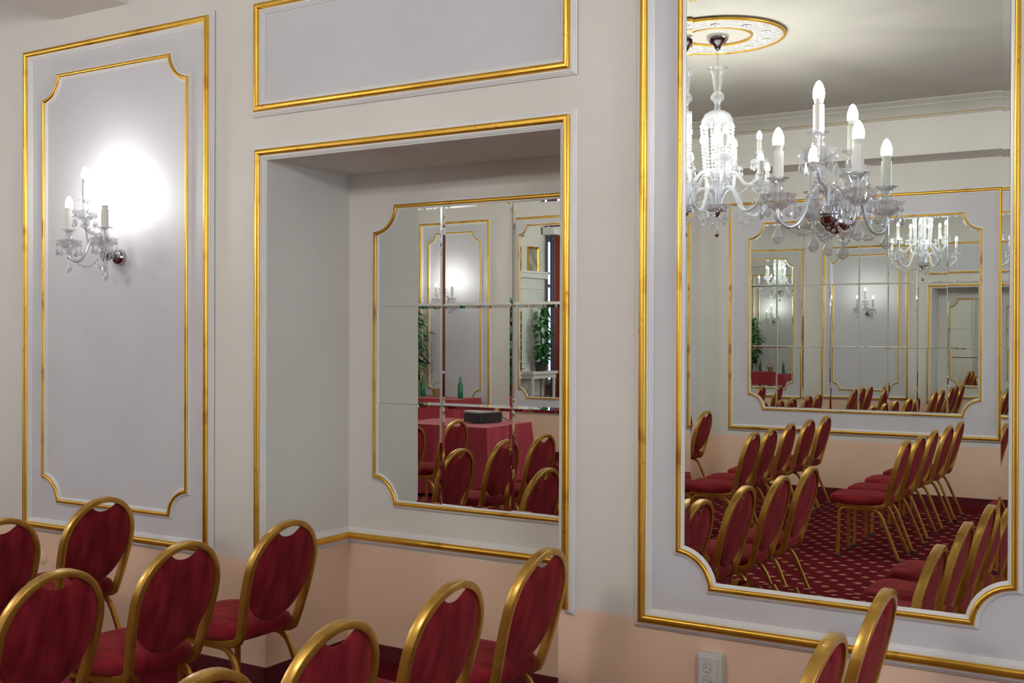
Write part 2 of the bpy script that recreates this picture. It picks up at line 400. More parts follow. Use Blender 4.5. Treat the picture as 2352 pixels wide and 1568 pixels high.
struct('ceiling', MB().box(WX - T, EX + T, SY - T, D + T, CZ, CZ + 0.1), M['ceiling'])
struct('wall_bulkhead', MB().box(WX, EX, SY, SY + 0.50, 3.56, CZ), M['wall'])
struct('ceiling_beam', MB().box(-5.49, -4.92, SY + .5, D, 3.515, CZ), M['wall'])
struct('wall_pilaster', MB().box(-5.42, -4.865, SY, SY + 0.30, 0, 3.56), M['wall'])
sk = 0.014
struct('baseboard_north', MB().box(WX, NL, D - sk, D, 0, .08).box(NR, EX, D - sk, D, 0, .08), M['skirt'])
struct('baseboard_niche', MB().box(NL, NR, NB - sk, NB, 0, .08).box(NL, NL + sk, D, NB, 0, .08).box(NR - sk, NR, D, NB, 0, .08), M['skirt'])
struct('baseboard_south', MB().box(WX, EX, SY, SY + sk, 0, .08), M['skirt'])
struct('baseboard_west', MB().box(WX, WX + sk, SY, D, 0, .08), M['skirt'])
# cornice on the bulkhead and on the panelled wall
cor = [(0, CZ - .17), (.018, CZ - .17), (.022, CZ - .15), (.035, CZ - .145), (.045, CZ - .10), (.075, CZ - .065), (.085, CZ - .06), (.085, CZ - .045), (.12, CZ - .02), (.13, CZ - .015), (.13, CZ)]
def cornice(y, sgn, x0, x1):
    TRIM[0] += 1; mb = MB(); vs = []
    for x in (x0, x1): vs += [(x, y + sgn * d, z) for d, z in cor]
    n = len(cor); mb.add(vs, [(i, i + 1, i + 1 + n, i + n) for i in range(n - 1)])
    o = struct('trim_%d' % TRIM[0], mb, M['ceiling'], 30)
    g = MB(); rn = random.Random(4); x = x0
    while x < x1:
        L = rn.uniform(.03, .06); g.box(x, min(x + L, x1), y + sgn * .022, y + sgn * .030, CZ - .155, CZ - .149); x += L + rn.uniform(.03, .07)
    tag(g.build('gilt_bead', M['gilt'], o), 'broken line of gold paint under the cornice')
cornice(SY + .5, 1, WX, -5.49); cornice(SY + .5, 1, -4.92, EX); cornice(D, -1, WX, -5.49); cornice(D, -1, -4.92, EX)

# ------------------------------------------------------------------ wall panels
PN, PS, PB = plane('N'), plane('S'), plane('N', ND)
def sconce_panel(pl, x0, x1, z0, z1, gap=.155):
    field(pl, rect(x0, x1, z0, z1)); trim_frame(pl, rect(x0, x1, z0, z1), 1.0, base=.003)
    trim_frame(pl, notched(x0 + gap, x1 - gap, z0 + gap, z1 - gap, .133), 0.62, base=.003)
sconce_panel(PN, -5.782, -4.273, .611, 3.357, .158)
field(PN, rect(-3.958, -2.181, 2.826, 3.362)); trim_frame(PN, rect(-3.958, -2.181, 2.826, 3.362), base=.003)
# frame round the niche (open at the bottom) and the rail inside the niche
trim_frame(PN, [(-2.205, .596), (-2.181, .596), (-2.181, 2.642), (-3.951, 2.642), (-3.951, .596), (-3.925, .596)], closed=False)
def niche_rail():
    TRIM[0] += 1; w_, g_ = mould(1.12); zc = .648
    path = [(NL, D + .015), (NL, NB), (NR, NB), (NR, D + .015)]
    res = []
    for prof, m in ((w_, 'moulding'), (g_, 'gilt')):
        vs = []; n = len(path)
        for s, h in prof:
            off = offset_path(path, -h, False); vs += [(x, y, zc + s) for x, y in off]
        fs = [(i * n + k, i * n + k + 1, (i + 1) * n + k + 1, (i + 1) * n + k) for i in range(len(prof) - 1) for k in range(n - 1)]
        res.append((MB().add(vs, fs), m))
    o = struct('trim_%d' % TRIM[0], res[0][0], M['moulding'], 25); res[1][0].build('gilt_bead', M['gilt'], o, 40)
niche_rail()
def wall_mirror(pl, x0, x1, z0, z1, outer, label, r=.135, grid=None, name='wall_mirror', inset=.034, k=.62, bev=.023, tilt=1.57, jit=0.0, lean=(0, 0)):
    ax, az = (x0 + x1) / 2, z0
    root = thing(name, (0, 0, 0), label, 'mirror')
    frame(root, pl, notched(x0, x1, z0, z1, r), k, base=.004)
    g0, g1, g2, g3 = x0 + inset, x1 - inset, z0 + inset, z1 - inset
    board = MB(); pth = notched(x0 + .01, x1 - .01, z0 + .01, z1 - .01, r + .01, 9); n = len(pth)
    board.add([pl(u, v, .0045) for u, v in pth] + [pl(u, v, .0005) for u, v in pth], [tuple(range(n))] + [(i, i + n, (i + 1) % n + n, (i + 1) % n) for i in range(n)])
    board.build('backing_board', M['black'], root)
    if grid: tiles(root, pl, g0, g1, g2, g3, grid[0], grid[1], r, bev, tilt, .009, jit, inset, lean)
    else: 
        p = []
        for q, (cx, cz) in enumerate(((x0, z0), (x1, z0), (x1, z1), (x0, z1))): p += corner_arc(cx, cz, r + inset, inset, q, 12)
        tile(root, pl, p, bev, tilt, .009, name='mirror_glass')
    return root
field(PN, rect(-1.867, -.325, .592, 3.357)); trim_frame(PN, rect(-1.867, -.325, .592, 3.357), base=.003)
wall_mirror(PN, -1.709, -.483, .748, 3.201, None, 'tall mirror at right in a notched gold frame, a crystal lamp on its glass')
field(PN, rect(-7.70, -6.15, .592, 3.357)); trim_frame(PN, rect(-7.70, -6.15, .592, 3.357), base=.003)
wall_mirror(PN, -7.542, -6.308, .748, 3.201, None, 'tall notched mirror at the far left, reflected inside the wide paned mirror')
wall_mirror(PB, -3.712, -2.405, .831, 2.414, None, 'mirror of nine square-edged panes in a notched gold frame inside the niche', grid=(3, 3), r=.138, inset=.024, k=.62, bev=.014, tilt=4.0, jit=.03, lean=(.0078, .002))
field(PS, rect(-4.505, -1.618, .676, 3.248)); trim_frame(PS, rect(-4.505, -1.618, .676, 3.248), base=.003)
wall_mirror(PS, -4.279, -1.807, .903, 3.011, None, 'wide mirror of many narrow panes on the opposite wall, seen inside the tall mirror', grid=(8, 3), r=.17, inset=.03, bev=.010, tilt=2.5, jit=.06, lean=(.003, 0))
sconce_panel(PS, -10.0, -8.76, .611, 3.357)
field(PS, rect(-8.39, -5.75, .611, 3.357)); trim_frame(PS, rect(-8.39, -5.75, .611, 3.357), base=.003)
wall_mirror(PS, -8.28, -5.86, .80, 3.25, None, 'notched mirror beside the far wall lamp, reflecting the striped curtains, seen in the niche', inset=.03)

# ------------------------------------------------------------------ sockets and cover on the wall
def socket_box(x, zc, label, n=2, group=None):
    t = thing('power_socket', (x, D, zc), label, 'socket', group)
    W2, H2 = .049, .082
    def rr(w, h, r, y0, y1, name, m, par, dz=0.0, dx=0.0):
        pts = []
        for cx, cz, a0 in ((w - r, h - r, 0), (-w + r, h - r, 90), (-w + r, -h + r, 180), (w - r, -h + r, 270)):
            for k in range(5):
                a = math.radians(a0 + 90 * k / 4); pts.append((cx + r * math.cos(a) + dx, cz + r * math.sin(a) + dz))
        n_ = len(pts); ip = offset_path(pts, .003)
        vs = [(u, y0, v) for u, v in pts] + [(u, y1 + .003, v) for u, v in pts] + [(u, y1, v) for u, v in ip]
        fs = [(i, i + n_, (i + 1) % n_ + n_, (i + 1) % n_) for i in range(n_)] + [(i + n_, i + 2 * n_, (i + 1) % n_ + 2 * n_, (i + 1) % n_ + n_) for i in range(n_)] + [tuple(range(2 * n_, 3 * n_))]
        return MB().add(vs, fs).build(name, M[m], par, 40)
    rr(W2, H2, .010, 0, -.038, 'housing', 'plastic', t); rr(W2 - .010, H2 - .012, .008, -.035, -.046, 'faceplate', 'plastic', t, dx=-.004)
    for dz in (.026, -.021):
        mb = MB(); cx = -.004; n_ = 20; vs = []
        for r, y in ((.0195, -.0462), (.0185, -.0470), (.0165, -.0465), (.0150, -.0435)):
            vs += [(cx + r * math.cos(2 * math.pi * k / n_), y, dz + r * math.sin(2 * math.pi * k / n_)) for k in range(n_)]
        fs = [(i * n_ + k, i * n_ + (k + 1) % n_, (i + 1) * n_ + (k + 1) % n_, (i + 1) * n_ + k) for i in range(3) for k in range(n_)] + [tuple(range(3 * n_, 4 * n_))]
        o = MB().add(vs, fs).build('outlet', M['grey'], t, 30)
        hm = MB()
        for hx, hz in ((-.0065, .003), (.0085, -.001)):
            hm.tube([(cx + hx, -.0425, dz + hz), (cx + hx, -.0475, dz + hz)], .0024, 8)
        hm.build('contact_hole', M['hole'], o); MB().tube([(cx, -.043, dz - .011), (cx, -.0525, dz - .0115)], .0021, 8).build('earth_pin', M['silver'], o)
    return t
socket_box(-1.56, .433, 'white double wall socket under the tall mirror')
for i, dx in enumerate((0, .11)):
    socket_box(-5.375 + dx, .433, ['white double socket under the sconce panel, left of the pair', 'white double socket under the sconce panel, right of the pair'][i], group='sockets under the sconce panel')
tag(MB().lathe([(.040, 0), (.040, .002), (.034, .005), (.0, .0055)], 20).build('cover_plate', M['wall'], None, 30), 'round painted-over cover plate on the wall below the sconce panel', 'cover plate')
bpy.data.objects['cover_plate'].location = (-5.642, D, .44); bpy.data.objects['cover_plate'].rotation_euler = (math.radians(90), 0, 0)

# ------------------------------------------------------------------ banquet chairs
def rect_tube(mb, pts, nrm, tw, tb, r=.004):
    """rounded rectangular tube; tw = size along the given normals, tb = size across"""
    sec = []
    for sx, sy in ((1, 1), (-1, 1), (-1, -1), (1, -1)):
        for k in range(3):
            a = math.radians({(1, 1): 0, (-1, 1): 90, (-1, -1): 180, (1, -1): 270}[(sx, sy)] + 45 * k)
            sec.append((sx * (tw / 2 - r) + r * math.cos(a), sy * (tb / 2 - r) + r * math.sin(a)))
    n = len(sec); pts = [Vector(p) for p in pts]; vs = []
    for i, p in enumerate(pts):
        t = (pts[min(i + 1, len(pts) - 1)] - pts[max(i - 1, 0)]).normalized(); N = Vector(nrm[i]); N = (N - t * N.dot(t)).normalized(); B = t.cross(N)
        vs += [p + N * a + B * b for a, b in sec]
    fs = [(i * n + k, i * n + (k + 1) % n, (i + 1) * n + (k + 1) % n, (i + 1) * n + k) for i in range(len(pts) - 1) for k in range(n)]
    fs += [tuple(range(n - 1, -1, -1)), tuple((len(pts) - 1) * n + k for k in range(n))]
    return mb.add(vs, fs)
def back_x(z): return .185 + .125 * max(0.0, (z - .45) / .48)
def half_w(z):   # half width of the hoop centre line
    if z <= .715: return .165 + .030 * math.sin(min(1, max(0, (z - .44) / .275)) * math.pi / 2)
    return .195 * math.sqrt(max(0, 1 - ((z - .715) / .205) ** 2))
def make_chair():
    root = thing('banquet_chair', (0, 0, 0), '', 'chair', 'red and gold banquet chairs')
    pts, nrm = [], []
    side = [(-.20, .168, .420), (-.10, .170, .417), (.05, .170, .413), (.12, .170, .412), (.150, .169, .416), (.171, .168, .428), (.182, .167, .448)]
    for p in side: pts.append((p[0], -p[1], p[2])); nrm.append((0, -1, 0))
    zs = [.50, .56, .62, .68, .715]
    for z in zs: pts.append((back_x(z), -half_w(z), z)); nrm.append((0, -1, 0))
    for k in range(1, 24):
        a = math.pi * k / 24; z = .715 + .205 * math.sin(a); pts.append((back_x(z), -.195 * math.cos(a), z)); nrm.append((.3 * math.sin(a), -math.cos(a) / .195, math.sin(a) / .205))
    for z in reversed(zs): pts.append((back_x(z), half_w(z), z)); nrm.append((0, 1, 0))
    for p in reversed(side): pts.append((p[0], p[1], p[2])); nrm.append((0, 1, 0))
    fr = rect_tube(MB(), pts, nrm, .0255, .035, .0032).build('back_frame', M['gold'], root, 35)
    for s in (-1, 1):
        for x in (-.12, .02): MB().tube([(x, s * .178, .416), (x, s * .1825, .416)], .004, 8).build('bolt', M['foot'], fr)
    # padded oval backrest with the hand hole at its top
    cz_, n, R = .685, 56, 9; outline = []
    for k in range(n):
        a = 2 * math.pi * k / n; cs, sn = math.cos(a), math.sin(a)
        if sn >= 0:
            # march out to the inside of the hoop
            t = .05
            while True:
                y, z = t * cs, cz_ + t * sn
                lim = half_w(min(z, .9199)) - .0085 if z < .905 else -1
                if z < .715: lim = half_w(z) - .0085
                else:
                    q = ((abs(y)) / .187) ** 2 + ((z - .715) / .196) ** 2
                    if q >= 1: break
                    lim = 9
                if abs(y) > lim: break
                top = .860 + .036 * min(1, (abs(y) / .076)) ** 2.4
                if abs(y) < .078 and z > top: break
                t += .0015
            outline.append((t * cs, t * sn))
        else:
            b = .195; aa = .184; t = 1 / math.sqrt((cs / aa) ** 2 + (sn / b) ** 2); outline.append((t * cs, t * sn))
    vs, fs = [], []
    for sgn, th in ((1, .020), (-1, .034)):      # +x = rear face, -x = front face
        base = len(vs)
        for j in range(R + 1):
            q = j / R; rr = math.sin(q * math.pi / 2); h = th * (1 - rr ** 3.2) ** .55 if q < 1 else 0.0
            for (oy, oz) in outline:
                y, z = oy * rr, cz_ + oz * rr; vs.append((back_x(z) + .002 + sgn * h, y, z))
        for j in range(R):
            for k in range(n):
                k2 = (k + 1) % n; q4 = (base + j * n + k, base + j * n + k2, base + (j + 1) * n + k2, base + (j + 1) * n + k)
                fs.append(q4 if sgn > 0 else q4[::-1])
    bk = MB().add(vs, fs).build('backrest', M['velvet'], root, 60)
    # seat pad
    n = 44; outl = []
    for k in range(n):
        a = 2 * math.pi * k / n; cs, sn = math.cos(a), math.sin(a); e = 4.6; t = 1 / ((abs(cs) / .228) ** e + (abs(sn) / .215) ** e) ** (1 / e)
        x = t * cs; y = t * sn * (1 - .10 * max(0, x / .228)); outl.append((x - .035, y))
    vs, fs = [], []; lay = [(.0, .421), (.90, .421), (.975, .430), (1.0, .448), (1.0, .462), (.97, .478), (.90, .488), (.75, .495), (.5, .500), (.2, .502)]
    for rr, z in lay: vs += [((x + .035) * rr - .035, y * rr, z + (.004 if rr > .8 and x < -.15 else 0)) for x, y in outl]
    for i in range(len(lay) - 1): fs += [(i * n + k, i * n + (k + 1) % n, (i + 1) * n + (k + 1) % n, (i + 1) * n + k) for k in range(n)]
    fs.append(tuple((len(lay) - 1) * n + k for k in range(n)))
    MB().add(vs, fs).build('seat', M['velvet'], root, 60)
    for s in (-1, 1):
        y = s * .168
        f = [(-.03, y, .392), (-.12, y, .392), (-.150, y, .386), (-.168, y, .368), (-.174, y, .34), (-.178, y * 1.03, .18), (-.182, y * 1.06, .006)]
        lf = rect_tube(MB(), f, [(0, s, 0)] * len(f), .020, .024).build('leg', M['gold'], root, 35)
        b = [(-.03, y, .392), (.06, y, .392), (.100, y, .386), (.130, y * 1.01, .365), (.152, y * 1.02, .33), (.215, y * 1.07, .18), (.285, y * 1.13, .006)]
        lb = rect_tube(MB(), b, [(0, s, 0)] * len(b), .020, .024).build('leg', M['gold'], root, 35)
        for e, par in ((f[-1], lf), (b[-1], lb)):
            MB().box(e[0] - .015, e[0] + .015, e[1] - .013, e[1] + .013, 0, .02).build('foot_cap', M['foot'], par)
    return root
proto = make_chair(); placed = [False]
def place(xt, y, label, rz=0.0, topx=.332):
    """xt, y = floor position under the top of the back"""
    o = proto if not placed[0] else copy_tree(proto)
    placed[0] = True
    o.location = (xt - topx * math.cos(rz), y - topx * math.sin(rz), 0); o.rotation_euler = (0, 0, rz); o['label'] = label
    return o
C = 'red and gold chair '
rows = [
 (-4.492, 3.584, C + 'farthest back at left, complete, under the pale lamp panel'),
 (-4.338, 2.937, C + 'cut by the left edge of the photo, at mid height'),
 (-4.43, 2.19, C + 'low in the middle of the niche mirror'),
 (-4.42, 1.65, C + 'at right in the niche mirror, wall visible through its hand hole'),
 (-4.40, 1.08, C + 'at the aisle end of the row beside the lamp panel'),
 (-3.269, 3.571, C + 'alone before the left edge of the niche, its seat visible'),
 (-3.265, 2.986, C + 'overlapping the lower right corner of the pale lamp panel'),
 (-3.226, 2.398, C + 'largest one, in the lower left corner of the photo'),
 (-3.24, 1.80, C + 'fourth from the wall in the row level with the niche'),
 (-3.24, 1.24, C + 'at the aisle end of the row level with the niche'),
 (-2.022, 3.609, C + 'seen nearly edge-on against the right side of the niche frame'),
 (-2.0, 2.975, C + 'in front of the niche rail, left of the nearly edge-on one'),
 (-1.987, 2.387, C + 'with only its hoop top showing at the bottom centre'),
 (-1.955, 1.86, C + 'with just the tip of its hoop at the bottom edge'),
 (-1.945, 1.316, C + 'rightmost of the four overlapping low in the tall mirror'),
 (-.786, 3.60, C + 'tallest at lower right, its hoop over the tall mirror frame'),
 (-.785, 2.98, C + 'at lower right, below the one that overlaps the mirror frame'),
 (-.775, 2.40, C + 'third from the wall, low at right in the tall mirror'),
 (-.775, 1.84, C + 'fourth from the wall, at the right rim of the tall mirror'),
 (-5.75, 1.62, C + 'cut by the plain left part of the niche mirror'),
 (-5.80, .90, C + 'upper left in the niche mirror, before the projector table'),
]
for x, y, l in rows: place(x, y, l)
far_y = [-.885, -1.345, -1.98, -2.56, -3.155]
far_rows = [(-.68, 'at the right rim of the tall mirror'), (-1.825, 'in the right mirrored row across the aisle'), (-3.085, 'in the middle mirrored row across the aisle'), (-4.375, 'in the left mirrored row by the pilaster')]
nth = ['first from the aisle', 'second from the aisle', 'third of five', 'fourth from the aisle', 'last, by the wall']
for (x, d) in far_rows:
    for k, y in enumerate(far_y): place(x + random.uniform(-.02, .02), y, 'red and gold chair ' + d + ', ' + nth[k], rz=math.radians(random.uniform(-2, 2)))
place(-6.35, -2.35, C + 'turned the other way, its seat edge beside the projector table', rz=math.radians(200))

# ------------------------------------------------------------------ crystal light fittings
def bobeche(mb, c, r, h):       # scalloped glass bowl
    prof = [(r * .25, 0), (r * .5, h * .08), (r * .8, h * .38), (r, h), (r * .93, h * .98), (r * .72, h * .46), (r * .42, h * .2), (r * .2, h * .14)]
    return mb.lathe(prof, 24, c, wav=[0, 0, .03, .07, .07, .03, 0, 0, 8], cap=False)
def cup(mb, c, k=1.0):          # bulbous candle cup with flared rim
    prof = [(.010, 0), (.019, .004), (.025, .018), (.022, .030), (.017, .038), (.021, .050), (.030, .060), (.040, .064), (.038, .066), (.022, .062), (.012, .05)]
    return mb.lathe([(a * k, b * k) for a, b in prof], 24, c, wav=[0, 0, .03, 0, 0, .03, .08, .10, .10, 0, 0, 8], cap=False)
CACHE = {}
def shared(key, fn, name, m, smooth=None):
    if key not in CACHE: CACHE[key] = (fn(), smooth)
    mb, sm = CACHE[key]
    if isinstance(mb, MB):
        o = mb.build(name, M[m], None, sm); CACHE[key] = (o.data, sm); return o
    o = bpy.data.objects.new(name, mb); COL.objects.link(o); return o
def bulb_prof(k=1.0): return [(.0165, 0), (.0182, .008), (.0188, .018), (.0172, .033), (.0118, .050), (.006, .060), (.001, .064)]
def light_arm(parent, path, tip, sc_=1.0, bulb='bulb', drops=5, candle_h=.10, arm_r=.0085, bowl=(.064, .050)):
    """one glass arm with drip bowl, cup, candle sleeve, bulb and hanging drops"""
    arm = MB().tube(path, arm_r * sc_, 8).build('arm', M['rodglass'], parent, 60)
    k = sc_; tx, ty, tz = tip
    o = shared(('bowl', k, bowl), lambda: bobeche(MB(), (0, 0, 0), bowl[0] * k, bowl[1] * k).lathe([(.016 * k, -.006), (.020 * k, -.002), (.014 * k, .004)], 12), 'drip_bowl', 'glass'); o.parent = arm; o.location = tip
    o = shared(('cup', k), lambda: cup(MB(), (0, 0, .043 * k), k), 'candle_cup', 'glass'); o.parent = arm; o.location = tip
    def slv():
        return MB().lathe([(.004, 0.02 * k), (.004, .102 * k), (.0192 * k, .102 * k), (.0192 * k, .102 * k + candle_h * k), (.012 * k, .102 * k + candle_h * k)], 16)
    o = shared(('slv', k, candle_h), slv, 'candle_sleeve', 'candle', 35); o.parent = arm; o.location = tip
    o = shared(('base', k, candle_h), lambda: MB().lathe([(.0135 * k, .100 * k + candle_h * k), (.0145 * k, .106 * k + candle_h * k), (.0185 * k, .1225 * k + candle_h * k)], 14), 'bulb_base', 'candle', 40); o.parent = arm; o.location = tip
    o = shared((bulb, k), lambda: MB().lathe([(r * k * 1.12, z * k) for r, z in bulb_prof()], 10), 'bulb', bulb, 70); o.parent = arm
    o.location = (tx, ty, tz + (.1225 + candle_h) * k)
    for q in range(drops):
        a = 2 * math.pi * (q + .5) / drops
        def dr():
            return MB().bead((0, 0, -.009 * k), .009 * k, 8).drop((0, 0, -.020 * k), .048 * k, .0175 * k, 8, .55)
        d = shared(('drop', k), dr, 'crystal_drop', 'crystal'); d.parent = arm
        d.location = (tx + bowl[0] * .95 * k * math.cos(a), ty + bowl[0] * .95 * k * math.sin(a), tz + .033 * k); d.rotation_euler = (0, 0, a + math.pi / 2)
    return arm
def swag(parent, a, b, sag, n, r, name='bead_strand', drop=0.0):
    mb = MB(); a = Vector(a); b = Vector(b)
    for i in range(n + 1):
        t = i / n; p = a.lerp(b, t); p.z -= sag * 4 * t * (1 - t); mb.bead(p, r * (1 if i % 2 == 0 else .75), 6)
    if drop: p = a.lerp(b, .5); mb.drop((p.x, p.y, p.z - sag - r), drop, drop * .32, 8, .6)
    return mb.build(name, M['crystal'], parent)
def smooth_path(P, n=5):
    P = [Vector(p) for p in P]; out = []
    for i in range(len(P) - 1):
        p0 = P[max(i - 1, 0)]; p1 = P[i]; p2 = P[i + 1]; p3 = P[min(i + 2, len(P) - 1)]
        for k in range(n):
            t = k / n; out.append(.5 * ((2 * p1) + (p2 - p0) * t + (2 * p0 - 5 * p1 + 4 * p2 - p3) * t * t + (3 * p1 - p0 - 3 * p2 + p3) * t ** 3))
    out.append(P[-1]); return out
def make_sconce(x, y, z, sgn, label, onglass=0.0):
    """local frame: +x along the wall, -y out of the wall (sgn = 1) """
    t = thing('wall_sconce', (x, y, z), label, 'wall lamp', 'three-candle crystal wall lamps', 0 if sgn > 0 else math.pi)
    b = MB(); prof = [(.046 * math.cos(a), .046 * math.sin(a)) for a in [math.pi / 2 * i / 8 for i in range(8)]] + [(.001, .046)]
    b.lathe(prof, 22); b.v = [(vx, -vz, vy) for vx, vy, vz in b.v]
    b.build('wall_plate', M['chrome'], t, 50)
    h = MB().tube([(0, -.04, 0), (0, -.085, .0)], .010, 10).lathe([(.001, -.040), (.008, -.034), (.006, -.028), (.022, -.022), (.032, -.005), (.034, .010), (.030, .014), (.034, .018), (.034, .024), (.001, .024)], 20, (0, -.095, 0))
    h.build('arm_holder', M['chrome'], t, 40)
    A = {'l': (-.145, -.215, .032), 'r': (.130, -.205, .032), 'u': (.0, -.225, .178)}
    for q, (ax, ay, az) in A.items():
        sx = 1 if ax > 0 else -1
        if q == 'u':
            pth = smooth_path([(-.004, -.105, .02), (-.004, -.105, .07), (-.002, -.125, .108), (-.0, -.165, .115), (0, -.205, .122), (0, -.225, .145), (0, -.225, .178)])
        else:
            pth = smooth_path([(sx * .012, -.095, .02), (sx * .012, -.095, .085), (sx * .028, -.12, .110), (sx * .052, -.15, .085), (sx * .066, -.17, .02), (sx * .086, -.185, -.022), (sx * .115, -.2, -.030), (ax * .97, ay, -.005), (ax, ay, az)])
        MB().tube([(pth[0].x, pth[0].y, .015), (pth[0].x, pth[0].y, .045)], .012, 12).build('arm_socket', M['chrome'], t, 40)
        light_arm(t, pth, (ax, ay, az), bulb='wallbulb', drops=5 if q != 'u' else 6)
    lo = [(-.145, -.215, .02), (-.10, -.19, -.03), (-.035, -.12, -.02), (.0, -.11, -.03), (.035, -.12, -.02), (.09, -.19, -.03), (.130, -.205, .02)]
    swag(t, lo[0], lo[2], .055, 11, .0082); swag(t, lo[2], lo[4], .05, 7, .0082); swag(t, lo[4], lo[6], .055, 11, .0082)
    swag(t, (0, -.225, .16), (-.06, -.16, .07), .01, 9, .0075); swag(t, (0, -.225, .16), (.06, -.16, .07), .01, 9, .0075)
    for (dx, dy, dz) in ((-.145, -.215, -.005), (.130, -.205, -.005), (0, -.095, -.045), (-.03, -.15, .13), (.04, -.16, .12)):
        d = MB().bead((0, 0, -.006), .009, 8).drop((0, 0, -.016), .072, .023, 8, .55).build('crystal_drop', M['crystal'], t); d.location = (dx, dy, dz)
    return t
make_sconce(-4.97, D - .003, 2.145, 1, 'crystal wall lamp with three lit candle bulbs on the pale panel at left')
make_sconce(-1.095, D - .009, 2.145, 1, 'crystal wall lamp with three lit candle bulbs mounted on the tall mirror')
make_sconce(-9.42, SY + .003, 2.145, -1, 'crystal wall lamp on the far opposite panel, reflected in the niche mirror')

